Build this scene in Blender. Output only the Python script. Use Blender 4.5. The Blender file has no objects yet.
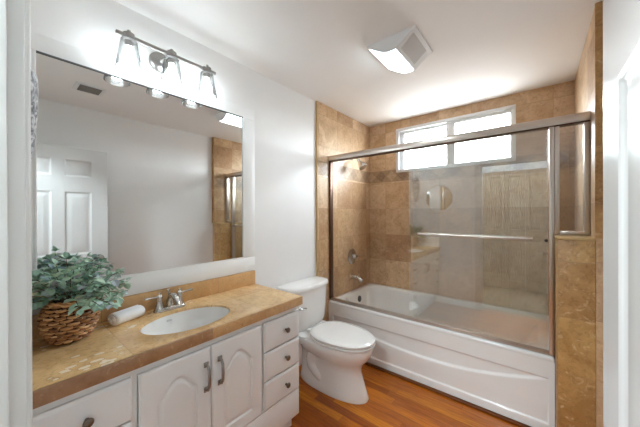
import bpy, bmesh, math, random
from mathutils import Vector, Matrix, noise
random.seed(7)
SC = bpy.context.scene
COL = SC.collection
PI = math.pi

# ------------------------------------------------------------------ camera
def make_camera():
    f, yaw, pitch, roll = 267.03, math.radians(39.2218), math.radians(-0.1294), math.radians(-0.2108)
    F = Vector((-math.sin(yaw)*math.cos(pitch), math.cos(yaw)*math.cos(pitch), math.sin(pitch)))
    R = Vector((math.cos(yaw), math.sin(yaw), 0))
    U = R.cross(F)
    R, U = R*math.cos(roll)+U*math.sin(roll), U*math.cos(roll)-R*math.sin(roll)
    m = Matrix(((R.x, U.x, -F.x, 1.6558), (R.y, U.y, -F.y, 0.0), (R.z, U.z, -F.z, 1.3658), (0, 0, 0, 1)))
    cd = bpy.data.cameras.new('camera')
    cd.sensor_width = 36; cd.lens = f/640*36; cd.clip_start = .005; cd.clip_end = 100
    c = bpy.data.objects.new('camera', cd); COL.objects.link(c); c.matrix_world = m
    SC.camera = c
make_camera()

# ------------------------------------------------------------------ light and exposure
SC.view_settings.view_transform = 'Standard'
SC.view_settings.look = 'None'
SC.view_settings.gamma = 1
SC.view_settings.use_curve_mapping = False
SC.view_settings.exposure = 1.98
W = bpy.data.worlds.new('overcast_sky'); SC.world = W; W.use_nodes = True
_bg = W.node_tree.nodes['Background']
_tc = W.node_tree.nodes.new('ShaderNodeTexCoord'); _sx = W.node_tree.nodes.new('ShaderNodeSeparateXYZ'); _cr = W.node_tree.nodes.new('ShaderNodeValToRGB')
W.node_tree.links.new(_tc.outputs['Generated'], _sx.inputs[0]); W.node_tree.links.new(_sx.outputs['Z'], _cr.inputs[0]); W.node_tree.links.new(_cr.outputs[0], _bg.inputs[0])
_cr.color_ramp.elements[0].position = 0.0; _cr.color_ramp.elements[0].color = (.22, .22, .215, 1)     # ground beyond the house
_cr.color_ramp.elements[1].position = .03; _cr.color_ramp.elements[1].color = (.86, .94, 1.0, 1)     # bright overcast
W.node_tree.nodes['Background'].inputs[1].default_value = 12.5
SC.cycles.max_bounces = 20
SC.cycles.diffuse_bounces = 14
SC.cycles.glossy_bounces = 8
SC.cycles.transparent_max_bounces = 24
SC.cycles.sample_clamp_indirect = 6
SC.cycles.caustics_reflective = False
SC.cycles.caustics_refractive = False

def area(name, loc, target, size, power, color=(1, 1, 1), sy=None, portal=False):
    l = bpy.data.lights.new(name, 'AREA'); l.energy = power; l.color = color
    l.shape = 'RECTANGLE'; l.size = size; l.size_y = sy or size
    o = bpy.data.objects.new(name, l); COL.objects.link(o); o.location = loc
    o.rotation_euler = (Vector(target)-Vector(loc)).to_track_quat('-Z', 'Y').to_euler()
    if portal: l.cycles.is_portal = True
    return o
# daylight enters through the window opening; an added, unseen fill in the hall shines in through the doorway
area('window_daylight_portal', (.934, 3.14, 2.088), (.934, 0, 2.088), 1.137, 1, sy=.511, portal=True)
area('added_doorway_fill', (1.19, -.68, 2.34), (1.25, 1.9, .35), .3, 17, (.8, .93, 1))
BULB = 12.0
FANLENS = 3.2

# ------------------------------------------------------------------ colour and node helpers
def lin(r, g, b):
    return tuple(((c/255)/12.92 if c/255 <= .04045 else ((c/255+.055)/1.055)**2.4) for c in (r, g, b)) + (1,)

class NT:
    def __init__(s, name):
        s.m = bpy.data.materials.new(name); s.m.use_nodes = True
        s.t = s.m.node_tree; s.n = s.t.nodes; s.p = s.n['Principled BSDF']; s.out = s.n['Material Output']
    def new(s, typ, **kw):
        n = s.n.new(typ)
        for k, v in kw.items(): setattr(n, k, v)
        return n
    def link(s, a, b): s.t.links.new(a, b)
    def put(s, sock, v):
        if hasattr(v, 'is_linked'): s.link(v, sock)
        else: sock.default_value = v
    def math(s, op, a, b=0.0, c=0.0):
        n = s.new('ShaderNodeMath', operation=op)
        s.put(n.inputs[0], a); s.put(n.inputs[1], b); s.put(n.inputs[2], c)
        return n.outputs[0]
    def mix(s, fac, a, b, mode='MIX'):
        n = s.new('ShaderNodeMix', data_type='RGBA', blend_type=mode)
        s.put(n.inputs[0], fac); s.put(n.inputs[6], a); s.put(n.inputs[7], b)
        return n.outputs[2]
    def ramp(s, fac, stops, interp='LINEAR'):
        n = s.new('ShaderNodeValToRGB'); cr = n.color_ramp; cr.interpolation = interp
        while len(cr.elements) < len(stops): cr.elements.new(.5)
        for e, (p, c) in zip(cr.elements, stops): e.position = p; e.color = c
        s.put(n.inputs[0], fac); return n.outputs[0]
    def noise(s, vec, scale, detail=4, rough=.55, dist=0.0):
        n = s.new('ShaderNodeTexNoise'); n.inputs['Scale'].default_value = scale
        n.inputs['Detail'].default_value = detail; n.inputs['Roughness'].default_value = rough
        n.inputs['Distortion'].default_value = dist
        if vec is not None: s.link(vec, n.inputs['Vector'])
        return n.outputs[0]
    def pos(s):
        return s.new('ShaderNodeNewGeometry').outputs['Position']
    def xyz(s, v):
        n = s.new('ShaderNodeSeparateXYZ'); s.link(v, n.inputs[0]); return n.outputs
    def comb(s, x, y, z):
        n = s.new('ShaderNodeCombineXYZ')
        for i, q in enumerate((x, y, z)): s.put(n.inputs[i], q)
        return n.outputs[0]
    def white(s, v):
        n = s.new('ShaderNodeTexWhiteNoise', noise_dimensions='3D'); s.link(v, n.inputs['Vector']); return n.outputs['Value']
    def bump(s, h, strength=.2, dist=.01):
        n = s.new('ShaderNodeBump'); n.inputs['Strength'].default_value = strength; n.inputs['Distance'].default_value = dist
        s.link(h, n.inputs['Height']); s.link(n.outputs[0], s.p.inputs['Normal'])

def plain(name, col, rough=.5, metal=0.0, spec=.5, noise_amt=.03, scale=8, bump=0.0, coat=0.0):
    k = NT(name); p = k.p
    v = k.noise(k.pos(), scale, 3)
    d = tuple(c*(1-noise_amt) for c in col[:3])+(1,)
    k.link(k.mix(v, d, col), p.inputs['Base Color'])
    p.inputs['Roughness'].default_value = rough; p.inputs['Metallic'].default_value = metal
    p.inputs['Specular IOR Level'].default_value = spec
    if coat: p.inputs['Coat Weight'].default_value = coat; p.inputs['Coat Roughness'].default_value = .05
    if bump: k.bump(k.noise(k.pos(), 220, 2), bump, .002)
    return k.m

def thin_glass(name, tint=(.97, .985, .98, 1), base=.04, gain=1.0, power=5.0, rough=.0, edge=None):
    """clear sheet: see-through, with a mirror reflection that grows towards grazing angles"""
    k = NT(name); k.n.remove(k.p)
    tr = k.new('ShaderNodeBsdfTransparent'); tr.inputs[0].default_value = tint
    gl = k.new('ShaderNodeBsdfGlossy'); gl.inputs['Roughness'].default_value = rough; gl.inputs[0].default_value = (.95, .98, 1, 1)
    lw = k.new('ShaderNodeLayerWeight')
    if edge:   # longer path through the glass wall near its outline
        k.link(k.mix(k.math('POWER', lw.outputs['Facing'], 2.2), tint, edge), tr.inputs[0])
    lw.inputs['Blend'].default_value = .5
    f = k.math('POWER', lw.outputs['Facing'], power)
    f = k.math('MULTIPLY_ADD', f, (1-base)*gain, base)
    mx = k.new('ShaderNodeMixShader'); k.link(f, mx.inputs[0]); k.link(tr.outputs[0], mx.inputs[1]); k.link(gl.outputs[0], mx.inputs[2])
    k.link(mx.outputs[0], k.out.inputs[0])
    return k.m

def emit(name, col, strength):
    k = NT(name); k.p.inputs['Base Color'].default_value = col
    k.p.inputs['Emission Color'].default_value = col; k.p.inputs['Emission Strength'].default_value = strength
    return k.m

def travertine(name, palette, size=(.305, .305), org=(0, 0), axes='wall', grout=(150, 125, 95), band=None, rough=.3, veins=1.0, flecks=False, seed=0, spec=.5):
    k = NT(name); P = k.pos(); X, Y, Z = k.xyz(P)
    if axes == 'wall': A = k.math('ADD', X, Y); B = Z
    else: A, B = Y, X
    a = k.math('DIVIDE', k.math('SUBTRACT', A, org[0]), size[0]); b = k.math('DIVIDE', k.math('SUBTRACT', B, org[1]), size[1])
    ia, ib = k.math('FLOOR', a), k.math('FLOOR', b)
    fa, fb = k.math('FRACT', a), k.math('FRACT', b)
    rnd = k.white(k.comb(ia, ib, float(seed)+.37))
    n = len(palette)
    base = k.ramp(rnd, [(i/(n-1), lin(*c)) for i, c in enumerate(palette)])
    off = k.new('ShaderNodeVectorMath', operation='ADD'); k.link(P, off.inputs[0]); k.link(k.comb(k.math('MULTIPLY', rnd, 7.0), k.math('MULTIPLY', rnd, 3.0), 0.0), off.inputs[1])
    v = off.outputs[0]
    cloud = k.noise(v, 5.5, 6, .6, 1.2)
    base = k.mix(k.ramp(cloud, [(.32, (0, 0, 0, 1)), (.68, (1, 1, 1, 1))]), k.mix(min(1, .6*veins), base, (.56, .44, .31, 1), 'MULTIPLY'), base)
    fine = k.noise(v, 38, 5, .7, .6)
    base = k.mix(k.ramp(fine, [(.5, (0, 0, 0, 1)), (.72, (.42*veins,)*3+(1,))]), base, lin(112, 76, 40))
    pale = k.noise(v, 16, 4, .6, 2.0)
    base = k.mix(k.ramp(pale, [(.56, (0, 0, 0, 1)), (.75, (.45*veins,)*3+(1,))]), base, lin(224, 196, 158))
    ga = k.math('MULTIPLY', k.math('MINIMUM', fa, k.math('SUBTRACT', 1.0, fa)), size[0])
    gb = k.math('MULTIPLY', k.math('MINIMUM', fb, k.math('SUBTRACT', 1.0, fb)), size[1])
    g = k.math('MINIMUM', ga, gb)
    gm = k.math('LESS_THAN', g, .0012)
    if band:
        z0, z1 = band; h = z1-z0
        s = k.math('DIVIDE', A, h); si, sf = k.math('FLOOR', s), k.math('FRACT', s)
        dd = k.math('ADD', k.math('ABSOLUTE', k.math('SUBTRACT', sf, .5)), k.math('ABSOLUTE', k.math('SUBTRACT', k.math('DIVIDE', k.math('SUBTRACT', B, z0), h), .5)))
        par = k.math('FRACT', k.math('MULTIPLY', si, .5))
        dia = k.mix(k.math('GREATER_THAN', par, .25), lin(196, 168, 138), lin(128, 100, 78))
        tri = lin(166, 137, 106)
        bc = k.mix(k.math('LESS_THAN', dd, .5), tri, dia)
        bc = k.mix(k.math('LESS_THAN', k.math('ABSOLUTE', k.math('SUBTRACT', dd, .5)), .02), bc, lin(*grout))
        bc = k.mix(.35, bc, k.ramp(fine, [(.3, lin(120, 92, 66)), (.75, lin(215, 190, 160))]))
        inb = k.math('MULTIPLY', k.math('GREATER_THAN', B, z0), k.math('LESS_THAN', B, z1))
        edge = k.math('MINIMUM', k.math('ABSOLUTE', k.math('SUBTRACT', B, z0)), k.math('ABSOLUTE', k.math('SUBTRACT', B, z1)))
        gm = k.math('MULTIPLY', gm, k.math('SUBTRACT', 1.0, inb))
        gm = k.math('MAXIMUM', gm, k.math('LESS_THAN', edge, .0015))
        base = k.mix(inb, base, bc)
    if flecks:
        mp = k.new('ShaderNodeMapping'); mp.inputs['Scale'].default_value = (40, 22, 20); mp.inputs['Rotation'].default_value = (0, 0, .5); k.link(P, mp.inputs[0])
        vo = k.new('ShaderNodeTexVoronoi'); vo.inputs['Scale'].default_value = 1.0; k.link(mp.outputs[0], vo.inputs['Vector'])
        lim = k.math('MULTIPLY', k.math('SUBTRACT', k.noise(P, 9, 2), .472), 2.5)
        wob = k.math('MULTIPLY', k.math('SUBTRACT', k.noise(P, 60, 2), .5), .25)
        lim = k.math('SUBTRACT', lim, k.math('MULTIPLY', k.math('GREATER_THAN', Y, .78), 2.0))
        fm = k.math('LESS_THAN', k.math('ADD', vo.outputs['Distance'], wob), lim)
        ln = k.math('LESS_THAN', k.math('ADD', vo.outputs['Distance'], wob), k.math('ADD', lim, .07))
        base = k.mix(k.math('MULTIPLY', ln, .25), base, lin(150, 105, 60))
        base = k.mix(k.math('MULTIPLY', fm, .7), base, lin(255, 246, 222))
    base = k.mix(k.math('MULTIPLY', gm, .75), base, lin(*grout))
    k.link(base, k.p.inputs['Base Color'])
    k.p.inputs['Roughness'].default_value = rough; k.p.inputs['Specular IOR Level'].default_value = spec
    k.bump(k.math('SUBTRACT', k.math('MULTIPLY', fine, .12), gm), .12, .003)
    return k.m

def wood_floor(name):
    k = NT(name); P = k.pos(); X, Y, Z = k.xyz(P)
    w, L = .062, .62
    b = k.math('DIVIDE', Y, w); ib, fb = k.math('FLOOR', b), k.math('FRACT', b)
    sh = k.white(k.comb(ib, 2.3, 5.1))
    a = k.math('DIVIDE', k.math('ADD', X, k.math('MULTIPLY', sh, L)), L); ia, fa = k.math('FLOOR', a), k.math('FRACT', a)
    r = k.white(k.comb(ia, ib, 9.7))
    col = k.ramp(r, [(0, lin(158, 80, 0)), (.35, lin(184, 102, 4)), (.7, lin(200, 116, 8)), (1, lin(214, 134, 18))])
    gv = k.comb(k.math('MULTIPLY', k.math('ADD', X, k.math('MULTIPLY', r, 9.0)), 5.0), k.math('MULTIPLY', Y, 70.0), r)
    gr = k.noise(gv, 1.0, 5, .6, 1.0)
    col = k.mix(k.ramp(gr, [(.35, (0, 0, 0, 1)), (.7, (1, 1, 1, 1))]), k.mix(.6, col, lin(150, 96, 52), 'MULTIPLY'), col)
    e = k.math('MINIMUM', k.math('MULTIPLY', k.math('MINIMUM', fb, k.math('SUBTRACT', 1.0, fb)), w), k.math('MULTIPLY', k.math('MINIMUM', fa, k.math('SUBTRACT', 1.0, fa)), L))
    col = k.mix(k.math('MULTIPLY', k.math('LESS_THAN', e, .0009), .6), col, lin(84, 40, 14))
    k.link(col, k.p.inputs['Base Color']); k.p.inputs['Roughness'].default_value = .28
    k.bump(gr, .05, .002)
    return k.m

# ------------------------------------------------------------------ materials
M = {}
M['wall'] = plain('white_wall_paint', lin(228, 227, 226), .55, noise_amt=.02, bump=.04)
M['ceiling'] = plain('white_ceiling_paint', lin(242, 241, 240), .7, noise_amt=.02, bump=.06)
M['trim'] = plain('shaded_white_trim_paint', lin(206, 205, 202), .4)  # white trim greyed evenly; the jamb's shade is put into the colour
M['door'] = plain('white_gloss_door_paint', lin(206, 205, 203), .26)
M['cabinet'] = plain('white_cabinet_paint', lin(230, 234, 236), .35)
M['frame'] = plain('white_mirror_frame_paint', lin(232, 232, 231), .4)
M['porcelain'] = plain('white_porcelain', lin(232, 231, 229), .08, coat=.3)
M['acrylic'] = plain('white_tub_acrylic', lin(230, 229, 227), .16, coat=.2)
M['vinyl'] = plain('white_window_vinyl', lin(226, 228, 230), .35)
M['vent_slat'] = plain('grey_vent_slat', lin(136, 134, 130), .6)
M['fixture'] = plain('satin_nickel_fixture', (.36, .345, .33, 1), .3, 1)
M['chrome'] = plain('polished_chrome', (.72, .73, .75, 1), .1, 1)
M['nickel'] = plain('brushed_nickel', (.56, .54, .51, 1), .25, 1)
M['alu'] = plain('satin_aluminium', (.64, .58, .53, 1), .3, 1)
M['bronze'] = plain('dark_pewter', (.2, .175, .15, 1), .3, 1)
M['darkmetal'] = plain('dark_bronze_channel', lin(92, 66, 50), .35, .6)
M['black'] = plain('black_rubber', (.02, .02, .02, 1), .6)
M['darkgap'] = plain('dark_grey_plastic', lin(92, 92, 94), .6)
M['grille'] = plain('grey_grille_plastic', lin(196, 196, 196), .5)
k = NT('mirror_silver'); k.p.inputs['Base Color'].default_value = (.83, .84, .835, 1); k.p.inputs['Metallic'].default_value = 1; k.p.inputs['Roughness'].default_value = 0.0; M['mirror'] = k.m
M['glass'] = thin_glass('clear_shower_glass', (.96, .97, .965, 1), .12, .6, 4.0)
M['shade'] = thin_glass('clear_shade_glass', (.97, .97, .97, 1), .03, .6, 3, edge=(.12, .12, .12, 1))
M['pane'] = thin_glass('window_pane_glass', (.97, .98, .98, 1), .04, .9)
M['bulb'] = emit('glowing_bulb', (.85, .96, 1, 1), BULB)
M['lens'] = emit('glowing_fan_lens', (.8, .94, 1, 1), FANLENS)
M['tile'] = travertine('travertine_wall_tile', [(196, 162, 126), (222, 194, 160), (206, 172, 132), (232, 206, 174), (186, 150, 114)], org=(.18, 1.41-.305*5), band=(1.735, 1.87), rough=.42, veins=1.05)
M['tile_upper'] = M['tile']
M['pony'] = travertine('golden_travertine_tile', [(180, 138, 84), (206, 168, 112), (188, 146, 88), (212, 178, 124)], org=(3.714, 1.095-.305*5), rough=.4, veins=1.4)
M['nose'] = plain('travertine_edge_trim', lin(206, 172, 118), .4, noise_amt=.3, scale=30)
M['counter'] = travertine('golden_travertine_counter', [(236, 200, 146), (242, 208, 156), (230, 190, 138), (246, 214, 166)], org=(.33, .195), axes='counter', grout=(186, 146, 96), rough=.2, veins=1.0, flecks=True, seed=3)
M['counter_edge'] = travertine('travertine_counter_edge_shaded', [(158, 122, 96), (206, 166, 118), (168, 130, 94), (198, 156, 108)], org=(.33, .2), axes='counter', size=(.305, 2), rough=.35, seed=11)  # varied brown tiles, with the front face's shade darkened into the palette
M['splash'] = travertine('travertine_backsplash', [(196, 156, 108), (208, 168, 118), (200, 158, 108)], org=(.33, -.5), axes='counter', size=(.305, 2), rough=.35, veins=.7, seed=5)
M['floor'] = wood_floor('orange_oak_strip_floor')
M['foot_strip'] = plain('dark_brown_strip', lin(120, 66, 28), .4, noise_amt=.4, scale=20)  # mottled dark brown, for the strip along the tub's foot
M['towel'] = plain('white_terry_cloth', lin(238, 238, 240), .95, spec=.1, bump=.9, scale=60)
M['stem'] = plain('brown_green_stem', lin(112, 100, 78), .7)
M['ribbon'] = None
def wicker_mat():
    k = NT('woven_wicker')
    r = k.new('ShaderNodeNewGeometry').outputs['Random Per Island']
    n = k.noise(k.pos(), 90, 3)
    c = k.ramp(k.math('FRACT', k.math('ADD', r, k.math('MULTIPLY', n, .35))), [(0, lin(112, 70, 40)), (.4, lin(160, 110, 66)), (.75, lin(196, 146, 96)), (1, lin(222, 182, 132))])
    k.link(c, k.p.inputs['Base Color']); k.p.inputs['Roughness'].default_value = .5
    return k.m
M['wicker'] = wicker_mat()
M['basket_in'] = plain('dark_basket_core', lin(58, 34, 18), .8)
def leaf_mat():
    k = NT('dusty_green_leaf')
    r = k.new('ShaderNodeNewGeometry').outputs['Random Per Island']
    c = k.ramp(r, [(0, lin(112, 152, 132)), (.3, lin(146, 184, 162)), (.6, lin(176, 206, 180)), (.78, lin(204, 222, 196)), (.88, lin(160, 180, 204)), (.97, lin(150, 132, 138))])
    k.link(k.mix(k.math('MULTIPLY', k.noise(k.pos(), 70, 3), .5), c, lin(190, 212, 196)), k.p.inputs['Base Color'])
    k.p.inputs['Roughness'].default_value = .6
    return k.m
M['leaf'] = leaf_mat()
def cloth_mat():
    k = NT('grey_mottled_cloth')
    v = k.noise(k.pos(), 34, 3, .6, 1.5)
    k.link(k.ramp(v, [(.36, lin(104, 104, 108)), (.5, lin(160, 160, 162)), (.62, lin(206, 206, 206))]), k.p.inputs['Base Color'])
    k.p.inputs['Roughness'].default_value = .9
    return k.m
M['cloth'] = cloth_mat()

# ------------------------------------------------------------------ mesh builder
class MB:
    def __init__(s): s.bm = bmesh.new()
    def box(s, lo, hi, bevel=0.0, seg=2):
        lo, hi = Vector(lo), Vector(hi)
        r = bmesh.ops.create_cube(s.bm, size=1)
        for v in r['verts']: v.co = Vector(((v.co[i]+.5)*(hi[i]-lo[i])+lo[i] for i in range(3)))
        if bevel:
            es = list({e for v in r['verts'] for e in v.link_edges})
            bmesh.ops.bevel(s.bm, geom=es, offset=bevel, segments=seg, affect='EDGES', profile=.5)
        return s
    def rings(s, rs, caps=(True, True), closed=False):
        bm = s.bm; vs = [[bm.verts.new(p) for p in r] for r in rs]; n = len(vs[0])
        m = len(vs)
        for i in range(m if closed else m-1):
            A, B = vs[i], vs[(i+1) % m]
            for j in range(n): bm.faces.new((A[j], A[(j+1) % n], B[(j+1) % n], B[j]))
        if not closed:
            if caps[0]: bm.faces.new(list(reversed(vs[0])))
            if caps[1]: bm.faces.new(vs[-1])
        return s
    def tube(s, pts, r, n=10, caps=True):
        pts = [Vector(p) for p in pts]; rad = r if isinstance(r, (list, tuple)) else [r]*len(pts)
        rs = []; prev = None
        for i, p in enumerate(pts):
            t = (pts[min(i+1, len(pts)-1)]-pts[max(i-1, 0)]).normalized()
            if prev is None:
                a = t.cross(Vector((0, 0, 1)));
                if a.length < .05: a = t.cross(Vector((1, 0, 0)))
            else: a = prev - t*prev.dot(t)
            a.normalize(); b = t.cross(a); prev = a
            rs.append([p+a*(rad[i]*math.cos(2*PI*j/n))+b*(rad[i]*math.sin(2*PI*j/n)) for j in range(n)])
        return s.rings(rs, (caps, caps))
    def lathe(s, prof, o=(0, 0, 0), axis=(0, 0, 1), n=28, caps=(True, True)):
        """prof: list of (radius, height along the axis)"""
        ax = Vector(axis).normalized(); a = ax.orthogonal().normalized(); b = ax.cross(a); o = Vector(o)
        return s.rings([[o+ax*h+a*(max(r, 1e-4)*math.cos(2*PI*j/n))+b*(max(r, 1e-4)*math.sin(2*PI*j/n)) for j in range(n)] for r, h in prof], caps)
    def ball(s, c, r, sc=(1, 1, 1), n=14):
        q = bmesh.ops.create_uvsphere(s.bm, u_segments=n, v_segments=max(6, n//2), radius=r)
        for v in q['verts']: v.co = Vector(c)+Vector((v.co.x*sc[0], v.co.y*sc[1], v.co.z*sc[2]))
        return s
    def prism(s, poly, d):
        """poly: list of 3-D points, swept by vector d"""
        d = Vector(d); return s.rings([[Vector(p) for p in poly], [Vector(p)+d for p in poly]])
    def slab(s, fn, ar, br, org, ua, ub, nrm, thick):
        """closed slab whose front is a height field: fn(a,b) metres along nrm"""
        bm = s.bm; org, ua, ub, nrm = Vector(org), Vector(ua), Vector(ub), Vector(nrm)
        g = [[bm.verts.new(org+ua*a+ub*b+nrm*fn(a, b)) for b in br] for a in ar]
        for i in range(len(ar)-1):
            for j in range(len(br)-1): bm.faces.new((g[i][j], g[i+1][j], g[i+1][j+1], g[i][j+1]))
        edge = [g[i][0] for i in range(len(ar))]+[g[-1][j] for j in range(1, len(br))]+[g[i][-1] for i in range(len(ar)-2, -1, -1)]+[g[0][j] for j in range(len(br)-2, 0, -1)]
        back = []
        for v in edge:
            d = (v.co-org).dot(nrm); back.append(bm.verts.new(v.co-nrm*(d+thick)))
        n = len(edge)
        for i in range(n): bm.faces.new((edge[i], back[i], back[(i+1) % n], edge[(i+1) % n]))
        bm.faces.new(list(reversed(back)))
        return s
    def build(s, name, mat, parent=None, smooth=True, angle=40):
        bm = s.bm
        bmesh.ops.recalc_face_normals(bm, faces=bm.faces)
        if parent is not None:
            off = parent.matrix_world.translation if False else origin_of(parent)
            for v in bm.verts: v.co -= off
        me = bpy.data.meshes.new(name); bm.to_mesh(me); bm.free()
        me.materials.append(mat)
        if smooth:
            me.shade_smooth(); me.set_sharp_from_angle(angle=math.radians(angle))
        o = bpy.data.objects.new(name, me); COL.objects.link(o)
        if parent is not None: o.parent = parent
        return o
def origin_of(o):
    v = Vector((0, 0, 0))
    while o is not None: v += o.location; o = o.parent
    return v
def thing(name, loc, label, cat, group=None):
    o = bpy.data.objects.new(name, None); COL.objects.link(o); o.location = loc; o.empty_display_size = .05
    o['label'] = label; o['category'] = cat
    if group: o['group'] = group
    return o
def tag(o, label, cat, group=None):
    o['label'] = label; o['category'] = cat
    if group: o['group'] = group
    return o
def struct(o, label=None, cat=None):
    o['kind'] = 'structure'
    if label: o['label'] = label
    if cat: o['category'] = cat
    return o
def lerp(a, b, t): return a+(b-a)*t
def sst(a, b, x):
    t = min(1, max(0, (x-a)/(b-a))); return t*t*(3-2*t)
def frange(a, b, n): return [a+(b-a)*i/n for i in range(n+1)]
def rrect(x0, x1, y0, y1, r, z, n=8):
    """rounded rectangle ring in the xy plane"""
    r = min(r, (x1-x0)/2-1e-4, (y1-y0)/2-1e-4); out = []
    for cx, cy, a0 in ((x1-r, y1-r, 0), (x0+r, y1-r, 90), (x0+r, y0+r, 180), (x1-r, y0+r, 270)):
        for i in range(n+1):
            t = math.radians(a0+90*i/n); out.append(Vector((cx+r*math.cos(t), cy+r*math.sin(t), z)))
    return out
def box_part(name, lo, hi, mat, parent=None, bevel=0.0, **kw):
    return MB().box(lo, hi, bevel).build(name, mat, parent, **kw)

# ------------------------------------------------------------------ the room
CEIL = 2.44
BY = 2.998          # tiled back wall of the alcove
TY = 1.974          # where the tile starts on the side walls
XR = 1.8875         # tiled face of the right wall in the alcove
XW = 1.94           # painted right wall
YW = .025           # bathroom face of the doorway wall
M['carpet'] = plain('beige_hall_carpet', lin(132, 120, 104), .95, spec=.1, bump=.4)
struct(box_part('floor_hall', (-.1, -1.6, -.05), (2.7, -.05, .0), M['carpet']), 'beige carpet in the hall', 'floor')
struct(box_part('floor', (-.1, -.05, -.05), (2.7, 3.1, 0), M['floor']), 'orange oak strip floor running across the room', 'floor')
struct(box_part('ceiling', (-.1, -1.6, CEIL), (2.7, 3.1, CEIL+.06), M['ceiling']), 'flat white ceiling', 'ceiling')
struct(box_part('wall_left', (-.1, YW-.11, 0), (0, 3.1, CEIL), M['wall']), 'white painted wall behind vanity and toilet', 'wall')
struct(box_part('wall_right', (XW, YW, 0), (XW+.1, 3.1, CEIL), M['wall']), 'white painted wall behind the open door', 'wall')
m = MB()
m.box((0, YW-.11, 0), (1.03, YW, CEIL)); m.box((1.76, YW-.11, 0), (XW, YW, CEIL)); m.box((1.03, YW-.11, 2.02), (1.76, YW, CEIL))
struct(m.build('wall_front', M['wall'], smooth=False), 'white wall with the doorway', 'wall')
# hall outside the doorway
struct(box_part('wall_hall_back', (-.1, -1.6, 0), (2.7, -1.5, CEIL), M['wall']))
struct(box_part('wall_hall_left', (-.1, -1.5, 0), (0, YW-.11, CEIL), M['wall']))
struct(box_part('wall_hall_right', (2.6, -1.5, 0), (2.7, YW-.11, CEIL), M['wall']))
m = MB(); m.box((XW, YW-.11, 0), (2.6, YW, CEIL)); struct(m.build('wall_hall_front', M['wall'], smooth=False))
# tiled alcove walls
struct(box_part('wall_shower_left', (0, TY, 0), (.02, BY, CEIL), M['tile'], bevel=.003), 'travertine tiled wall above tub faucet', 'wall')
struct(box_part('wall_shower_right', (XR, TY, 0), (XW, BY, CEIL), M['tile'], bevel=.003), 'travertine tiled wall at right end of tub', 'wall')
WX0, WX1, WZ0, WZ1 = .3655, 1.5025, 1.832, 2.343
m = MB()
m.box((-.1, BY, 0), (XW+.1, BY+.1, WZ0)); m.box((-.1, BY, WZ1), (XW+.1, BY+.1, CEIL))
m.box((-.1, BY, WZ0), (WX0, BY+.1, WZ1)); m.box((WX1, BY, WZ0), (XW+.1, BY+.1, WZ1))
struct(m.build('wall_back', M['tile'], smooth=False), 'travertine tiled back wall with diamond border and window', 'wall')
# half-height partition at the right end of the tub
o = box_part('wall_partition', (1.735, TY, 0), (XR, 2.26, 1.215), M['pony'], bevel=.004); struct(o, 'golden travertine half wall at right end of tub', 'wall')
struct(MB().box((1.731, TY-.004, 1.213), (XR+.001, 2.262, 1.229), .004).build('ledge', M['nose'], o), 'pale stone cap')
# edge trims of the tile
struct(box_part('trim_1', (0.0, TY-.009, 0), (.021, TY, CEIL), M['nose'], bevel=.003), 'pale stone edge of the left tile', 'trim')
struct(box_part('trim_2', (XR-.003, TY-.009, 1.229), (XW, TY, CEIL), M['pony'], bevel=.002), 'golden stone edge of the right tile', 'trim')
struct(box_part('trim_3', (.022, 2.112, 0), (1.733, 2.129, .016), M['foot_strip'], bevel=.006), 'dark brown strip along foot of tub', 'trim')

# window
w = struct(thing('window_1', (.934, BY, 1.832), 'white vinyl slider window high on tiled wall', 'window'))
m = MB()
d0, d1 = BY-.006, BY+.075
fw = .034
m.box((WX0, d0, WZ0), (WX1, d1, WZ0+fw), .003); m.box((WX0, d0, WZ1-fw), (WX1, d1, WZ1), .003)
m.box((WX0, d0, WZ0+fw), (WX0+fw, d1, WZ1-fw), .003); m.box((WX1-fw, d0, WZ0+fw), (WX1, d1, WZ1-fw), .003)
m.build('window_frame', M['vinyl'], w)
def sash(name, x0, x1, y0, y1, wl, wr, wb, wt):
    m = MB(); z0, z1 = WZ0+fw, WZ1-fw
    m.box((x0, y0, z0), (x1, y1, z0+wb), .0015); m.box((x0, y0, z1-wt), (x1, y1, z1), .0015)
    m.box((x0, y0, z0+wb), (x0+wl, y1, z1-wt), .0015); m.box((x1-wr, y0, z0+wb), (x1, y1, z1-wt), .0015)
    s = m.build(name, M['vinyl'], w)
    MB().box((x0+wl, (y0+y1)/2-.003, z0+wb), (x1-wr, (y0+y1)/2+.003, z1-wt)).build('pane', M['pane'], s)
sash('sash', WX0+fw, .955, BY+.038, BY+.062, .05, .03, .008, .028)
sash('sash', .915, WX1-fw, BY+.004, BY+.034, .08, .008, .006, .028)

# doorway casing and jambs
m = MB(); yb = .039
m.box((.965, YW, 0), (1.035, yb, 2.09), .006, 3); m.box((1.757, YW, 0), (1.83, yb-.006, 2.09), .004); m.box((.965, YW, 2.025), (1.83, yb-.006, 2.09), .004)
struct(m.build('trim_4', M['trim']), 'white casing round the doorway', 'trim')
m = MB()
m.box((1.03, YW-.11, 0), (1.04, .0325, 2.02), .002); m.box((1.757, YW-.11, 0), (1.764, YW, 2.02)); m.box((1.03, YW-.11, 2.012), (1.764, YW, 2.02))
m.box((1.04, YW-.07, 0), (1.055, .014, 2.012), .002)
struct(m.build('trim_5', M['trim']), 'white door jamb and stop', 'trim')

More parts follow.
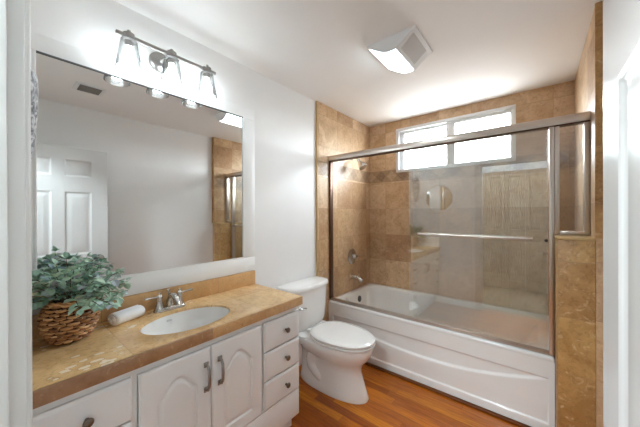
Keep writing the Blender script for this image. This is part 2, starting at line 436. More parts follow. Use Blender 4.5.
# open six-panel door lying back towards the right wall
DX = 1.7525
def door_fn(y0, y1, panels):
    def fn(a, b):
        for p0, p1, q0, q1 in panels:
            if p0 < a < p1 and q0 < b < q1:
                d = min(a-p0, p1-a, b-q0, q1-b)
                return -.007*sst(0, .014, d) + .005*sst(.022, .05, d)
        return 0.0
    return fn
W_ = .709
cols = ((.11, .305), (.39, .585))
rows = ((.23, .74), (.975, 1.575), (1.715, 1.876))
pn = [(c0, c1, r0, r1) for c0, c1 in cols for r0, r1 in rows]
def dense(lo, hi, marks, step):
    s = set([lo, hi]); x = lo
    while x < hi: s.add(round(x, 5)); x += step
    for q in marks:
        for dlt in (-.001, 0.001, .007, .014, .022, .036, .05): 
            s.add(round(q+dlt, 5)); s.add(round(q-dlt, 5))
    return sorted(v for v in s if lo <= v <= hi)
dr = struct(MB().slab(door_fn(0, W_, pn), dense(0, W_, [x for c in cols for x in c], .05), dense(.008, 1.988, [z for r in rows for z in r], .1),
          (DX, .030, 0), (0, 1, 0), (0, 0, 1), (-1, 0, 0), .035).build('door_1', M['door'], angle=60), 'white six panel door swung open along right wall', 'door')
m = MB(); kz, ky = .93, .03+W_-.065
m.lathe([(.03, 0), (.03, .006), (.012, .01), (.011, .03), (.022, .036), (.027, .048), (.022, .06), (0, .063)], (DX, ky, kz), (-1, 0, 0))
m.build('door_knob', M['nickel'], dr)

# ------------------------------------------------------------------ vanity cabinet
VY0, VY1, VX = YW+.003, 1.222, .470
van = thing('vanity_cabinet', (.235, .62, 0), 'white vanity cabinet with two arched doors and side drawers', 'cabinet')
m = MB()
m.box((.004, VY0, .1), (VX, VY0+.018, .786)); m.box((.004, VY1-.018, .1), (VX, VY1, .786))   # end panels
m.box((.004, VY0+.018, .1), (.012, VY1-.018, .786)); m.box((.012, VY0+.018, .1), (VX, VY1-.018, .118))
m.build('carcass', M['cabinet'], van, smooth=False)
m = MB()
xs0, xs1 = VX-.018, VX
m.box((xs0+.018, VY0, .255), (xs1+.004, VY1, .275)); 
m.box((xs0, VY0+.018, .753), (xs1, VY1-.018, .786)); m.box((xs0, VY0+.018, .118), (xs1, VY1-.018, .27))
for y0, y1 in ((.322, .345), (.627, .643), (.922, .942)): m.box((xs0, y0, .27), (xs1, y1, .753))
m.build('face_frame', M['cabinet'], van, smooth=False)
MB().box((VX, VY0, .1), (VX+.012, VY1, .262), .003).build('base_panel', M['cabinet'], van)
MB().box((.05, VY0, 0), (VX-.045, VY1-.012, .1)).build('toe_kick', M['cabinet'], van)
FX = VX+.0005; FT = .018
def plainfront(w, h):
    def fn(a, b):
        d = min(a, w-a, b, h-b); return FT-.006*(1-sst(0, .008, d))
    return fn
def drawer_front(y0, y1, z0, z1, ky=None):
    w, h = y1-y0, z1-z0
    d = MB().slab(plainfront(w, h), dense(0, w, [0, w], .1), dense(0, h, [0, h], .1), (FX, y0, z0), (0, 1, 0), (0, 0, 1), (1, 0, 0), 0).build('drawer', M['cabinet'], van, angle=60)
    m = MB(); c = (FX+FT, ky or (y0+y1)/2, (z0+z1)/2)
    m.lathe([(.007, -.001), (.006, .012), (.0135, .016), (.0155, .021), (.0135, .026), (.006, .0285), (0, .029)], c, (1, 0, 0), 20)
    m.build('knob', M['bronze'], d)
for z0, z1 in ((.592, .752), (.428, .586), (.268, .422)): drawer_front(.944, VY1-.002, z0, z1, 1.103)
for z0, z1 in ((.600, .755), (.428, .592), (.268, .422)): drawer_front(.05, .324, z0, z1, .196)
def arch_front(w, h):
    e = .06
    def fn(a, b):
        d = min(a, w-a, b, h-b); base = FT-.005*(1-sst(0, .007, d))
        t = abs((a-w/2)/(w/2-e))
        top = h-.142+.070*(.5*(1+math.cos(PI*min(1, t/.92))))**.6 if t < 1 else 0
        p = min(a-e, w-e-a, b-e, (top-b)*.85)
        if p > 0: base += -.007*sst(0, .007, p)+.0065*sst(.009, .028, p)
        return base
    return fn
def vdoor(y0, y1, hy):
    z0, z1 = .268, .753; w, h = y1-y0, z1-z0
    d = MB().slab(arch_front(w, h), dense(0, w, [0, w, .06, w-.06], .006), dense(0, h, [0, h, .06], .0045), (FX, y0, z0), (0, 1, 0), (0, 0, 1), (1, 0, 0), 0).build('door', M['cabinet'], van, angle=60)
    x = FX+FT; zt, zb = .68, .568
    m = MB()
    for z in (zt, zb): m.box((x-.001, hy-.011, z-.012), (x+.005, hy+.011, z+.012), .002)
    m.tube([(x, hy, zt), (x+.018, hy, zt-.003), (x+.027, hy, zt-.02), (x+.029, hy, (zt+zb)/2), (x+.027, hy, zb+.02), (x+.018, hy, zb+.003), (x, hy, zb)], [.006, .006, .0065, .007, .0065, .006, .006], 10)
    m.build('handle', M['fixture'], d)
vdoor(.347, .633, .609); vdoor(.638, .924, .676)

# ------------------------------------------------------------------ counter and sink
CX, CY0, CY1, CZ0, CZ1 = .5, YW+.002, 1.241, .787, .838
SC_, SA, SB = (.283, .627), .150, .210      # sink centre, half axes in x and y
ct = thing('countertop', (.25, .63, .787), 'golden travertine tile countertop on white vanity with low backsplash', 'countertop')
bm = bmesh.new()
N = 64
def outer(t):
    c, s = math.cos(t), math.sin(t)
    x0, x1, y0, y1 = .003, CX-.014, CY0, CY1
    kx = (x1-SC_[0])/c if c > 1e-9 else ((x0-SC_[0])/c if c < -1e-9 else 1e9)
    ky = (y1-SC_[1])/s if s > 1e-9 else ((y0-SC_[1])/s if s < -1e-9 else 1e9)
    q = min(kx, ky); return SC_[0]+q*c, SC_[1]+q*s
angs = [2*PI*i/N for i in range(N)]
for x, y in ((.003, CY0), (CX-.014, CY0), (.003, CY1), (CX-.014, CY1)): angs.append(math.atan2(y-SC_[1], x-SC_[0]) % (2*PI))
angs = sorted(angs)
def ring(fn, z): return [bm.verts.new((*fn(t), z)) for t in angs]
inn = lambda g: (lambda t: (SC_[0]+(SA+g)*math.cos(t), SC_[1]+(SB+g)*math.sin(t)))
R = [ring(outer, CZ0), ring(outer, CZ1), ring(inn(.006), CZ1), ring(inn(.001), CZ1-.003), ring(inn(0), CZ1-.012), ring(inn(0), CZ0)]
for i in range(6):
    A, B = R[i], R[(i+1) % 6]
    for j in range(len(angs)): bm.faces.new((A[j], A[(j+1) % len(angs)], B[(j+1) % len(angs)], B[j]))
q = MB(); q.bm.free(); q.bm = bm; q.build('top', M['counter'], ct)
m = MB(); m.box((CX-.014, CY0, CZ0), (CX, CY1, CZ1), .003)
m.build('edge_tile', M['counter_edge'], ct)
MB().box((.002, CY0, CZ1), (.02, 1.238, CZ1+.1), .002).build('backsplash', M['splash'], ct)
snk = thing('sink', (SC_[0], SC_[1], .70), 'white oval undermount sink set in travertine countertop', 'sink')
m = MB(); rr = []
prof = [(1.0, .8255), (.985, .812), (.95, .78), (.86, .735), (.68, .705), (.4, .69), (.12, .686)]
el = lambda f, z, n=48: [Vector((SC_[0]+SA*f*math.cos(2*PI*i/n), SC_[1]+SB*f*math.sin(2*PI*i/n), z)) for i in range(n)]
rr = [el(f, z) for f, z in prof]
rr = [el(.12, .676)]+[el(f+.02, z-.01) for f, z in reversed(prof[1:-1])]+[el(.998, .80)]+[el(.998, .8255)]+rr[1:]
m.rings(rr); m.build('basin', M['porcelain'], snk)
MB().lathe([(.021, 0), (.022, .003), (.016, .004), (.014, .001), (0, .001)], (SC_[0], SC_[1], .6875), n=20).build('drain', M['chrome'], snk)
m = MB(); m.box((SC_[0]-.146, SC_[1]-.05, .795), (SC_[0]-.1385, SC_[1]-.026, .804), .001); m.build('overflow_slot', M['grille'], snk)

# ------------------------------------------------------------------ faucet
fx, fy, fz = .075, .618, CZ1
fa = thing('faucet', (fx, fy, fz), 'brushed nickel two handle faucet behind the oval sink', 'faucet')
m = MB()
m.rings([rrect(fx-.028-g, fx+.028+g, fy-.082-g, fy+.082+g, .027, fz+z) for g, z in ((0.0, 0), (0, .006), (-.004, .013), (-.009, .018))])
m.build('base_plate', M['nickel'], fa)
for sgn in (-1, 1):
    c = (fx, fy+sgn*.052, fz+.016)
    m = MB(); m.lathe([(.023, 0), (.021, .008), (.0155, .025), (.0125, .045), (.014, .056), (.0155, .062), (.012, .07), (.006, .074), (.0065, .08), (.004, .085), (0, .086)], c, n=20)
    h = m.build('handle_post', M['nickel'], fa)
    z = fz+.016+.062
    m = MB(); d = Vector((.25*.3, sgn*1.0, .06)).normalized(); p = Vector((fx, fy+sgn*.052, z))
    m.tube([p, p+d*.02, p+d*.045, p+d*.062, p+d*.07, p+d*.074], [.0065, .005, .0052, .0075, .006, .002], 12)
    m.build('lever', M['nickel'], h)
m = MB()
m.tube([(fx, fy, fz+.012), (fx+.002, fy, fz+.05), (fx+.02, fy, fz+.078), (fx+.05, fy, fz+.084), (fx+.082, fy, fz+.072), (fx+.1, fy, fz+.052), (fx+.105, fy, fz+.042)], [.02, .017, .0155, .0145, .0135, .0125, .0125], 16)
m.build('spout', M['nickel'], fa)
MB().tube([(fx-.018, fy, fz+.01), (fx-.018, fy, fz+.092), (fx-.018, fy, fz+.096), (fx-.018, fy, fz+.104), (fx-.018, fy, fz+.108)], [.003, .003, .0085, .008, .003], 12).build('lift_rod', M['nickel'], fa)

# ------------------------------------------------------------------ wall mirror
MY0, MY1, MZ0, MZ1 = .112, 1.146, 1.042, 2.058
mi = thing('wall_mirror', (0, .63, .94), 'large rectangular wall mirror in flat white frame above vanity', 'mirror')
m = MB(); t = .012; oy0, oy1, oz0, oz1 = YW+.004, 1.243, .940, 2.133
m.box((.001, oy0, oz0), (t, oy1, MZ0), .002); m.box((.001, oy0, MZ1), (t, oy1, oz1), .002)
m.box((.001, oy0, MZ0), (t, MY0, MZ1), .002); m.box((.001, MY1, MZ0), (t, oy1, MZ1), .002)
m.build('mirror_frame', M['frame'], mi)
MB().box((.001, MY0, MZ0), (.006, MY1, MZ1)).build('mirror_glass', M['mirror'], mi, smooth=False)
m = MB(); b = .006
m.box((.006, MY0, MZ0), (t+.002, MY1, MZ0+b)); m.box((.006, MY0, MZ0+b), (t+.002, MY0+b, MZ1)); m.box((.006, MY1-b, MZ0+b), (t+.002, MY1, MZ1))
m.build('inner_bead', M['frame'], mi, smooth=False)
MB().box((.006, MY0+b, MZ1-.005), (t+.001, MY1-b, MZ1)).build('top_channel', M['darkgap'], mi, smooth=False)

# ------------------------------------------------------------------ vanity light
vl = thing('vanity_light', (.0, .60, 2.2), 'three bulb nickel vanity light with clear glass shades above mirror', 'light')
bx, bz = .105, 2.232
MB().lathe([(.056, 0), (.056, .012), (.05, .02), (.03, .026), (.0, .027)], (.0005, .60, 2.215), (1, 0, 0), 32).build('backplate', M['fixture'], vl)
MB().tube([(.02, .60, 2.215), (.06, .605, 2.222), (bx, .61, bz)], [.011, .009, .009], 12).build('arm', M['fixture'], vl)
MB().box((bx-.008, .372, bz-.008), (bx+.008, .878, bz+.008), .002).build('bar', M['fixture'], vl)
for y in (.425, .622, .822):
    m = MB(); m.lathe([(.0, .03), (.008, .03), (.010, .022), (.010, .016), (.024, .014), (.025, -.012), (.031, -.014), (.031, -.020), (.019, -.022), (.018, -.05), (.0, -.05)], (bx, y, bz), n=24)
    s = m.build('socket', M['fixture'], vl)
    m = MB(); m.lathe([(.0, -.05), (.0125, -.051), (.0135, -.066), (.02, -.085), (.028, -.103), (.0305, -.118), (.027, -.134), (.016, -.146), (.0, -.15)], (bx, y, bz), n=24)
    m.build('bulb', M['bulb'], s)
    m = MB(); zt, zb = -.018, -.158; r0, r1 = .036, .058; th = .003
    m.lathe([(.020, zt+.002), (r0-.004, zt+.001), (r0, zt-.004), (r1, zb), (r1-.001, zb-.002), (r1-th, zb), (r0-th, zt-.005), (.020, zt-.002)], (bx, y, bz), n=36, caps=(False, False))
    m.build('glass_shade', M['shade'], vl)

# ------------------------------------------------------------------ toilet
tc = 1.703
to = thing('toilet', (.35, tc, 0), 'white two piece toilet between vanity and bathtub', 'toilet')
def egg(xb, xf, hw, z, n=44, back=2.6, front=2.15, yc=tc, taper=0.0):
    out = []; xc = xb+(xf-xb)*.44
    for i in range(n):
        t = 2*PI*i/n; c, s = math.cos(t), math.sin(t); e = front if c > 0 else back
        x = xc+(xf-xc if c > 0 else xc-xb)*math.copysign(abs(c)**(2/e), c)
        u = (x-xb)/(xf-xb)
        y = hw*(1-taper*(1-sst(0.25, .75, u)))*math.copysign(abs(s)**(2/e), s)
        out.append(Vector((x, yc+y, z)))
    return out
m = MB()
m.rings([egg(.08, .70, .128, 0, taper=.02), egg(.078, .703, .130, .012, taper=.02), egg(.08, .688, .122, .05, taper=.12), egg(.08, .664, .117, .12, taper=.3),
         egg(.08, .643, .117, .18, taper=.34), egg(.08, .645, .124, .222, taper=.3), egg(.08, .668, .145, .26, taper=.2), egg(.085, .708, .17, .3, taper=.08),
         egg(.075, .728, .182, .345, taper=.03), egg(.07, .735, .186, .375), egg(.072, .733, .184, .386), egg(.085, .72, .17, .391)])
for sg in (-1, 1):   # moulded trapway swelling
    y = tc+sg*.062
    m.tube([(.50, y-sg*.01, .17), (.44, y, .215), (.38, y, .25), (.31, y, .262), (.25, y, .24), (.225, y, .19), (.235, y, .14), (.28, y, .105), (.33, y, .08), (.37, y, .05), (.38, y, .01)], [.02, .032, .042, .046, .048, .048, .048, .048, .048, .046, .035], 16)
m.build('bowl', M['porcelain'], to, angle=50)
m = MB(); m.rings([egg(.255, .705, .152, .3905), egg(.25, .71, .158, .3965), egg(.23, .744, .187, .3985), egg(.228, .747, .190, .405), egg(.23, .744, .187, .411), egg(.255, .705, .155, .412)]); m.build('seat', M['porcelain'], to)
m = MB(); m.rings([egg(.255, .705, .152, .4115), egg(.25, .71, .158, .4175), egg(.228, .743, .187, .4195), egg(.226, .746, .190, .425), egg(.226, .746, .190, .432), egg(.232, .739, .184, .438), egg(.26, .70, .15, .4425), egg(.34, .6, .07, .444)]); m.build('seat_lid', M['porcelain'], to)
for sg in (-1, 1): MB().box((.2, tc+sg*.075-.022, .398), (.236, tc+sg*.075+.022, .425), .005).build('hinge', M['porcelain'], to)
def tank(x1, bow, hw, z, x0=.012, n=14, r=.03):
    out = []
    for i in range(n+1):   # bowed front from -y to +y
        t = -1+2*i/n; out.append(Vector((x1+bow*(1-t*t)-r*max(0, (abs(t)-.8)/.2)**2, tc+hw*t, z)))
    out.append(Vector((x0, tc+hw, z))); out.append(Vector((x0, tc-hw, z)))
    return out
m = MB(); m.rings([tank(.13, .03, .17, .402), tank(.15, .035, .195, .408), tank(.16, .04, .208, .44), tank(.165, .04, .222, .56), tank(.168, .04, .236, .728)]); m.build('tank', M['porcelain'], to, angle=50)
m = MB(); m.rings([tank(.17, .042, .238, .728), tank(.178, .044, .247, .733), tank(.178, .044, .248, .752), tank(.172, .044, .243, .764), tank(.155, .044, .23, .768)]); m.build('tank_lid', M['porcelain'], to, angle=50)
m = MB(); m.rings([rrect(.02, .25, tc-.165, tc+.165, .06, .33), rrect(.015, .27, tc-.178, tc+.178, .06, .36), rrect(.012, .29, tc-.182, tc+.182, .07, .385), rrect(.015, .29, tc-.18, tc+.18, .07, .397)]); m.build('tank_deck', M['porcelain'], to)
m = MB(); lx = .182; ly, lz = tc-.155, .60
m.lathe([(.013, -.004), (.014, .006), (.008, .012), (.008, .018), (0, .018)], (lx, ly, lz), (1, 0, 0), 16)
m.tube([(lx+.014, ly-.004, lz), (lx+.019, ly+.03, lz-.004), (lx+.017, ly+.055, lz-.01)], [.006, .0055, .0075], 10)
m.build('flush_lever', M['chrome'], to)

# ------------------------------------------------------------------ bathtub
TX0, TX1, TY0, TY1, RZ = .0215, 1.733, 2.131, 2.997, .487
tb = thing('bathtub', (.87, 2.56, 0), 'white alcove bathtub with curved apron under sliding glass doors', 'bathtub')
m = MB()
def tr(x0, x1, y0, y1, r, z): return rrect(x0, x1, y0, y1, r, z, 10)
m.rings([tr(TX0, TX1, TY0+.03, TY1, .006, .02), tr(TX0, TX1, TY0+.03, TY1, .006, RZ-.06), tr(TX0, TX1, TY0+.004, TY1, .008, RZ-.03), tr(TX0, TX1, TY0, TY1, .01, RZ-.012), tr(TX0+.004, TX1-.004, TY0+.006, TY1-.004, .014, RZ-.002), tr(TX0+.02, TX1-.02, TY0+.02, TY1-.015, .02, RZ),
         tr(TX0+.055, TX1-.065, TY0+.105, TY1-.045, .16, RZ), tr(TX0+.062, TX1-.073, TY0+.113, TY1-.053, .16, RZ-.004), tr(TX0+.07, TX1-.085, TY0+.12, TY1-.06, .17, RZ-.025),
         tr(TX0+.085, TX1-.15, TY0+.13, TY1-.075, .19, .36), tr(TX0+.105, TX1-.25, TY0+.145, TY1-.095, .19, .22), tr(TX0+.13, TX1-.33, TY0+.165, TY1-.115, .18, .13), tr(TX0+.2, TX1-.42, TY0+.22, TY1-.17, .14, .1)])
m.build('tub_shell', M['acrylic'], tb, angle=50)
cp = [(-.2, .27), (.0, .272), (.497, .254), (.75, .232), (.93, .225), (1.15, .233), (1.306, .25), (1.458, .283), (1.62, .323), (1.69, .35), (1.8, .40)]
def crest(x):
    for (a, b), (c, d) in zip(cp, cp[1:]):
        if a <= x <= c:
            t = (x-a)/(c-a); return lerp(b, d, t)
    return .3
cs = [sum(crest(min(1.79, max(-.19, x+dx))) for dx in (-.1, -.06, -.03, 0, .03, .06, .1))/7 for x in frange(-.1, 1.8, 190)]
def crest_s(x): i = (x+.1)/.01; j = int(i); return lerp(cs[j], cs[min(j+1, 190)], i-j)
def apron(x, z):
    X = x+TX0
    inside = sst(.045, .052, x)*sst(.0, .007, 1.706-X)*sst(.066, .078, z)*(1-sst(.343, .352, z))
    c = crest_s(X)
    step = sst(c-.012, c+.004, z)                 # recess above the swoosh
    belly = .010*sst(.066, .2, z)*(1-step)
    return -.010*inside*(1-step) + belly*inside*.6 - .017*inside*step
m = MB(); AW = TX1-TX0
zs = sorted(set([round(z, 4) for z in frange(.018, RZ-.03, 74)]+[.066, .07, .074, .078, .343, .346, .349, .352]))
xs = sorted(set([round(x, 4) for x in frange(0, AW, 150)]+[.045, .0475, .05, .052, 1.706-TX0, 1.702-TX0, 1.699-TX0]))
m.slab(apron, xs, zs, (TX0, TY0+.003, 0), (1, 0, 0), (0, 0, 1), (0, -1, 0), .026)
m.build('apron', M['acrylic'], tb, angle=60)
MB().lathe([(.034, 0), (.034, .006), (.026, .011), (.01, .012), (0, .012)], (TX0+.079, 2.6, .40), (1, 0, .12), 24).build('overflow_plate', M['darkgap'], tb)
MB().lathe([(.03, 0), (.03, .004), (.02, .005), (0, .005)], (.34, 2.57, .1005), n=24).build('drain', M['chrome'], tb)

# ------------------------------------------------------------------ shower enclosure
SY = 2.17
en = thing('sliding_shower_door', (.87, SY, RZ), 'frameless sliding glass shower door on tub with satin metal header', 'shower door')
X0 = .0212
HB, HT = 1.888, 1.945
prof = [(-.034, 0.0), (-.036, .012), (-.034, .03), (-.024, .047), (-.008, .0555), (.012, .056), (.026, .05), (.03, .03), (.03, 0)]
m = MB(); m.prism([(X0, SY+y, HB+z) for y, z in prof], (XR-.001-X0, 0, 0)); m.build('header_rail', M['alu'], en, angle=30)
MB().box((X0, SY-.026, HB-.006), (XR-.001, SY+.026, HB)).build('header_channel', M['darkmetal'], en, smooth=False)
m = MB(); m.box((X0, SY-.02, RZ), (1.732, SY+.026, RZ+.012), .003); m.box((X0, SY-.02, RZ+.012), (1.732, SY-.014, RZ+.024), .001); m.box((X0, SY+.004, RZ+.012), (1.732, SY+.009, RZ+.022), .001)
m.build('bottom_track', M['alu'], en)
MB().box((X0, SY-.024, RZ+.012), (X0+.02, SY+.022, HB-.006), .002).build('side_jamb', M['darkmetal'], en)
MB().box((1.708, SY-.028, RZ+.012), (1.733, SY+.024, HB-.006), .003).build('side_jamb', M['alu'], en)
p1 = MB().box((.835, SY-.0145, RZ+.026), (1.7, SY-.0085, HB-.007), .001).build('glass_panel', M['glass'], en, smooth=False)
p2 = MB().box((.86, SY+.011, RZ+.026), (1.705, SY+.017, HB-.007), .001).build('glass_panel', M['glass'], en, smooth=False)
p2['label'] = 'inner clear glass panel'; p1['label'] = 'outer clear glass panel with towel bar'
m = MB(); bz = 1.197; by = SY-.068
m.tube([(.925, SY-.0145, bz), (.925, by+.012, bz), (.93, by+.003, bz), (.945, by, bz), (1.605, by, bz), (1.62, by+.003, bz), (1.625, by+.012, bz), (1.625, SY-.0145, bz)], .008, 12)
m.build('towel_bar', M['alu'], p1)
m = MB(); m.lathe([(.009, 0), (.009, .006), (.004, .008), (0, .008)], (1.695, SY-.0145, 1.19), (0, -1, 0), 14); m.build('bumper', M['black'], p1)
# fixed light above the half wall
fp = thing('fixed_shower_panel', (1.81, SY, 1.229), 'narrow framed fixed glass panel standing on the half wall', 'glass panel')
m = MB(); a0, a1, zb, zt = 1.7345, XR-.001, 1.2295, HB-.007
m.box((a0, SY-.024, zb), (a0+.022, SY+.02, zt), .003); m.box((a1-.026, SY-.024, zb), (a1, SY+.02, zt), .003); m.box((a0+.022, SY-.024, zb), (a1-.026, SY+.02, zb+.024), .003)
m.build('panel_frame', M['alu'], fp)
MB().box((a0+.022, SY-.005, zb+.024), (a1-.026, SY+.001, zt)).build('glass_pane', M['glass'], fp, smooth=False)

# shower head, valve, spout on the left tile wall
sh = thing('showerhead', (.0205, 2.56, 1.98), 'chrome shower head on bent arm high on left tiled wall', 'shower head')
MB().lathe([(.03, 0), (.028, .008), (.012, .014), (.0, .014)], (.0203, 2.56, 1.985), (1, 0, 0), 24).build('flange', M['chrome'], sh)
MB().tube([(.025, 2.56, 1.985), (.06, 2.56, 1.985), (.095, 2.56, 1.972), (.12, 2.56, 1.948)], .0095, 12).build('shower_arm', M['chrome'], sh)
MB().lathe([(.0, -.004), (.015, -.004), (.018, .01), (.015, .02), (.024, .04), (.044, .088), (.05, .104), (.048, .112), (.0, .113)], (.115, 2.56, 1.952), (.58, 0, -.82), 28).build('spray_head', M['chrome'], sh)
va = thing('shower_valve', (.0205, 2.575, .872), 'round chrome shower valve plate and handle above tub spout', 'shower valve')
MB().lathe([(.086, 0), (.085, .004), (.07, .012), (.04, .018), (.0, .018)], (.0203, 2.575, .872), (1, 0, 0), 36).build('escutcheon', M['nickel'], va)
m = MB(); m.lathe([(.028, .014), (.027, .05), (.022, .062), (0, .064)], (.0203, 2.575, .872), (1, 0, 0), 24); m.tube([(.07, 2.575, .872), (.074, 2.61, .872), (.076, 2.648, .87)], [.011, .008, .009], 12); m.build('valve_handle', M['chrome'], va)
ts = thing('tub_spout', (.0205, 2.57, .64), 'chrome tub spout low on left tiled wall', 'tub spout')
MB().tube([(.0205, 2.57, .645), (.03, 2.57, .645), (.06, 2.57, .643), (.11, 2.57, .632), (.14, 2.57, .618), (.15, 2.57, .606)], [.031, .028, .025, .024, .023, .02], 18).build('spout_body', M['nickel'], ts)
MB().tube([(.118, 2.57, .652), (.118, 2.57, .672), (.118, 2.57, .675), (.118, 2.57, .682)], [.004, .004, .007, .006], 10).build('diverter_knob', M['chrome'], ts)

# ------------------------------------------------------------------ ceiling exhaust fan with light
cf = thing('ceiling_fan_light', (.96, 1.69, CEIL), 'white square ceiling exhaust fan with wave shaped lit lens', 'exhaust fan')
A0, A1, B0, B1 = .802, 1.115, 1.532, 1.855
def wave(x):
    t = (x-A0)/(A1-A0)
    return .008+.082*sst(-.12, .48, t)*(1-sst(.56, 1.02, t))
def wv(a, b, n): return frange(a, b, n)
def waveprism(x0, x1, y0, y1, dz, thick=None, n=20):
    pts = [(x, y0, CEIL-wave(x)-dz) for x in frange(x0, x1, n)]
    top = [(x, y0, (CEIL-.0008) if thick is None else CEIL-wave(x)-dz+thick) for x in reversed(frange(x0, x1, n))]
    return MB().prism(pts+top, (0, y1-y0, 0))
waveprism(A0, A1, B0, B1, 0, n=40).build('fan_cover', M['vinyl'], cf, angle=30)
waveprism(A0+.014, A0+.19, B0+.008, B1-.012, .0022, .0016).build('light_lens', M['lens'], cf, angle=30)
waveprism(A0+.212, A1-.022, B0+.035, B1-.06, .0022, .0016).build('intake_grille', M['grille'], cf, angle=30)
# ceiling register seen in the mirror
cv = thing('ceiling_vent', (1.345, .53, CEIL), 'small white ceiling vent reflected in wall mirror', 'vent')
m = MB(); v0, v1, w0, w1 = 1.245, 1.445, .43, .635
for lo, hi in (((v0, w0), (v1, w0+.03)), ((v0, w1-.03), (v1, w1)), ((v0, w0+.03), (v0+.03, w1-.03)), ((v1-.03, w0+.03), (v1, w1-.03))): m.box((*lo, CEIL-.007), (*hi, CEIL-.0005), .002)
m.build('vent_frame', M['vinyl'], cv)
m = MB()
for i in range(6):
    x = v0+.036+i*.0245; m.prism([(x, w0+.03, CEIL-.002), (x+.003, w0+.03, CEIL-.002), (x+.012, w0+.03, CEIL-.011), (x+.009, w0+.03, CEIL-.011)], (0, w1-w0-.06, 0))
m.build('louver', M['vent_slat'], cv, smooth=False)
MB().box((v0+.03, w0+.03, CEIL-.0015), (v1-.03, w1-.03, CEIL-.0005)).build('duct_opening', M['darkgap'], cv, smooth=False)

# ------------------------------------------------------------------ things on the counter
bk = thing('wicker_basket', (.135, .205, CZ1), 'round brown woven wicker basket holding leafy plant on counter', 'basket')
bc = Vector((.135, .205, CZ1)); BH = .175
def brad(t): return .052+.032*math.sin(PI*min(1, t*.8+.06))+.004*t
m = MB(); m.rings([[bc+Vector(((brad(t)-.006)*math.cos(a), (brad(t)-.006)*math.sin(a), .006+t*(BH-.016))) for a in frange(0, 2*PI, 32)[:-1]] for t in frange(0, 1, 8)]); m.build('basket_core', M['basket_in'], bk)
m = MB(); rows_, nst = 11, 26
for r in range(rows_):
    t = (r+.5)/rows_
    for i in range(nst//2):   # each visible over-strand is a short bulging arc
        a0 = 2*PI*(2*i+(r % 2))/nst; pts = []
        for q in range(7):
            a = a0+(q/6)*2*PI/nst*1.75; rr_ = brad(t)-.002+.007*math.sin(PI*q/6)
            pts.append(bc+Vector((rr_*math.cos(a), rr_*math.sin(a), .010+t*(BH-.018)+random.uniform(-.001, .001))))
        m.tube(pts, [.0045, .006, .0068, .007, .0068, .006, .0045], 6)
m.build('woven_strands', M['wicker'], bk)
m = MB()
for kk in range(2):
    pts = [bc+Vector(((brad(1)+.001+.004*math.sin(10*a+kk*PI))*math.cos(a), (brad(1)+.001+.004*math.sin(10*a+kk*PI))*math.sin(a), BH-.006+.004*math.cos(10*a+kk*PI))) for a in frange(0, 2*PI, 90)]
    m.tube(pts, .006, 6)
m.build('braided_rim', M['wicker'], bk)

pl = thing('leafy_plant', (.135, .19, CZ1+.1), 'bushy dusty green artificial plant in wicker basket by mirror', 'plant')
ms, ml = MB(), MB()
def leaf(p, d, up, L, wd):
    d = d.normalized(); s = d.cross(up)
    if s.length < .01: s = d.orthogonal()
    s.normalize(); n = s.cross(d)
    prof = [(0, .0), (.2, .62), (.45, 1.0), (.72, .82), (1.0, 0)]
    mid = [p+d*(L*t)-n*(L*.18*t*t) for t, _ in prof]
    bm = ml.bm
    vm = [bm.verts.new(q) for q in mid]
    for sg in (1, -1):
        e = [bm.verts.new(mid[i]+s*(sg*wd*prof[i][1])+n*(wd*.28*prof[i][1])) for i in range(1, 4)]
        bm.faces.new((vm[0], e[0], vm[1])); bm.faces.new((vm[1], e[0], e[1], vm[2])); bm.faces.new((vm[2], e[1], e[2], vm[3])); bm.faces.new((vm[3], e[2], vm[4]))
def ok(p): return p.x > .03 and p.y > YW+.02 and not (p.z < CZ1+.01)
root = Vector((.14, .205, CZ1+.202))
rnd = random.Random(21)
sprays = 64
for i in range(sprays):
    az = 2*PI*i*.618; el_ = math.radians(rnd.choice((4, 12, 22, 34, 46, 60, 78)) + rnd.uniform(-9, 9))
    if el_ < .1 and math.cos(az+.5) > .2 and math.sin(az) < .3 and rnd.random() < .35: el_ = .35
    d = Vector((math.cos(az)*math.cos(el_), math.sin(az)*math.cos(el_), math.sin(el_)))
    L = rnd.uniform(.11, .175)*(1.0 if el_ > .3 else .9)
    st = root+Vector((d.x*.055, d.y*.055, -.02)); pts = []
    for q in range(8):
        t = q/7; p = st+d*(L*t)+Vector((0, 0, -.045*t*t*(1-.8*max(0, d.z))))
        p.x = max(p.x, .024); p.y = max(p.y, YW+.02); p.z = max(p.z, CZ1+.11); pts.append(p)
    ms.tube(pts, [.0016]*7+[.0008], 5)
    for q in range(1, 8):
        for sg in (-1, 1):
            p = pts[q]; tang = (pts[q]-pts[q-1]).normalized()
            sd = tang.cross(Vector((0, 0, 1)));
            if sd.length < .1: sd = Vector((1, 0, 0))
            sd.normalize(); sd = (Matrix.Rotation(rnd.uniform(-1, 1), 3, tang) @ sd)*sg
            ld = (tang*.6+sd+Vector((0, 0, rnd.uniform(-.3, .35)))).normalized()
            Lf = rnd.uniform(.026, .042)
            tip = p+ld*Lf
            if tip.x < .015 or tip.y < YW+.016 or tip.z < CZ1+.09: continue
            leaf(p, ld, Vector((rnd.uniform(-.4, .4), rnd.uniform(-.4, .4), 1)), Lf, Lf*rnd.uniform(.32, .42))
    if len(pts) and pts[-1].x > .03: leaf(pts[-1], (pts[-1]-pts[-2]), Vector((0, 0, 1)), .03, .011)
ms.build('stems', M['stem'], pl); ml.build('leaves', M['leaf'], pl, smooth=False)

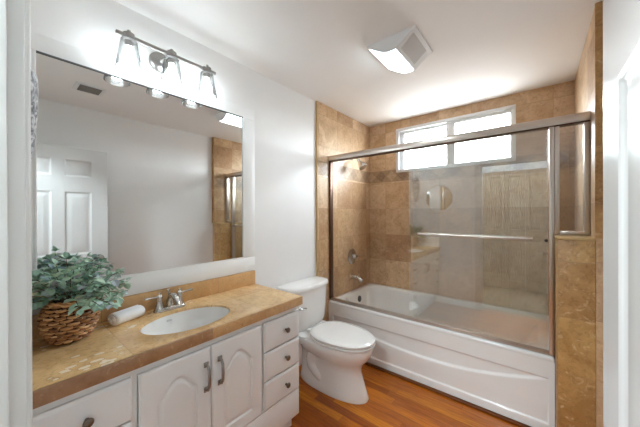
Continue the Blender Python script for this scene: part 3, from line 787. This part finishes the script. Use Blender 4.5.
# rolled hand towel
tw = thing('rolled_towel', (.085, .43, CZ1), 'small rolled white hand towel on counter between basket and faucet', 'towel')
m = MB(); ax0, ax1 = Vector((.112, .352, CZ1+.0293)), Vector((.062, .482, CZ1+.0293)); dv = (ax1-ax0).normalized(); sd = Vector((0, 0, 1)).cross(dv).normalized(); rs = []
for i, t in enumerate((0, .02, .06, .25, .5, .75, .94, .98, 1.0)):
    g = (.78, .93, 1, 1.02, 1, 1.02, 1, .93, .78)[i]
    rs.append([ax0.lerp(ax1, t)+sd*(.039*g*math.cos(a)*(1+.03*math.sin(3*a)))+Vector((0, 0, .0285*g*math.sin(a))) for a in frange(0, 2*PI, 28)[:-1]])
m.rings(rs); m.build('towel_roll', M['towel'], tw)
m = MB(); pts = []
for end, sg in ((ax0, -1),):
    for q in range(40):
        a = q*.42; r_ = .023*(1-q/44); pts.append(end+dv*(sg*.002)+sd*(r_*math.cos(a))+Vector((0, 0, r_*.86*math.sin(a))))
m.tube(pts, .0028, 5); m.build('spiral_edge', M['towel'], tw)
m = MB(); m.rings([[ax0.lerp(ax1, t)+sd*((.0405)*math.cos(a))+Vector((0, 0, .030*math.sin(a))) for a in frange(.1, 1.25, 8)]+[ax0.lerp(ax1, t)+sd*((.038)*math.cos(a))+Vector((0, 0, .0265*math.sin(a))) for a in reversed(frange(.1, 1.25, 8))] for t in (.03, .35, .65, .97)]); m.build('folded_flap', M['towel'], tw)

# grey cloth hanging on the doorway wall, left of the mirror
hc = thing('hanging_cloth', (.15, YW, 1.9), 'grey mottled cloth hanging from hook at left edge of mirror', 'towel')
m = MB(); rs = []
for z, w_, t_ in ((1.93, .02, .018), (1.90, .045, .04), (1.84, .055, .042), (1.76, .052, .04), (1.66, .042, .034), (1.58, .028, .024), (1.535, .01, .01)):
    rs.append([Vector((.15+w_*(1+.12*math.sin(5*a+z*20))*math.cos(a), YW+.046+t_*(1+.12*math.sin(4*a))*math.sin(a), z)) for a in frange(0, 2*PI, 24)[:-1]])
m.rings(rs); m.build('cloth_drape', M['cloth'], hc)
MB().tube([(.15, YW+.0005, 1.95), (.15, YW+.03, 1.945), (.15, YW+.05, 1.94), (.15, YW+.058, 1.955)], .006, 8).build('wall_hook', M['nickel'], hc)
# round white-framed mirror on the doorway wall, seen reflected in the shower glass
rm = thing('round_mirror', (.49, YW, 1.58), 'round white framed mirror reflected in shower glass', 'mirror')
MB().lathe([(.19, .0005), (.235, .0005), (.238, .014), (.23, .024), (.2, .026), (.19, .018)], (.49, YW, 1.58), (0, 1, 0), 48, caps=(True, False)).build('round_frame', M['frame'], rm)
MB().lathe([(.189, .004), (.189, .009), (0, .009)], (.49, YW, 1.58), (0, 1, 0), 48).build('round_glass', M['mirror'], rm)

# hall closet door opposite the doorway, seen only as a reflection
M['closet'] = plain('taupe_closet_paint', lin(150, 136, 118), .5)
cl = struct(thing('door_2', (1.2, -1.5, 0), 'white panelled closet door across the hall', 'door'))
for i in range(4):
    x0 = .62+i*.29
    MB().slab(door_fn(0, .285, [(.045, .24, .15, .95), (.045, .24, 1.05, 2.0)]), dense(0, .285, [.045, .24], .05), dense(.01, 2.1, [.15, .95, 1.05, 2.0], .1), (x0, -1.4995, 0), (1, 0, 0), (0, 0, 1), (0, 1, 0), -.0).build('door_leaf', M['closet'], cl, angle=60) if False else MB().slab(lambda a, b, f=door_fn(0, .285, [(.045, .24, .15, .95), (.045, .24, 1.05, 2.0)]): .03+f(a, b), dense(0, .285, [.045, .24], .05), dense(.01, 2.1, [.15, .95, 1.05, 2.0], .1), (x0, -1.4995, 0), (1, 0, 0), (0, 0, 1), (0, 1, 0), 0).build('door_leaf', M['closet'], cl, angle=60)
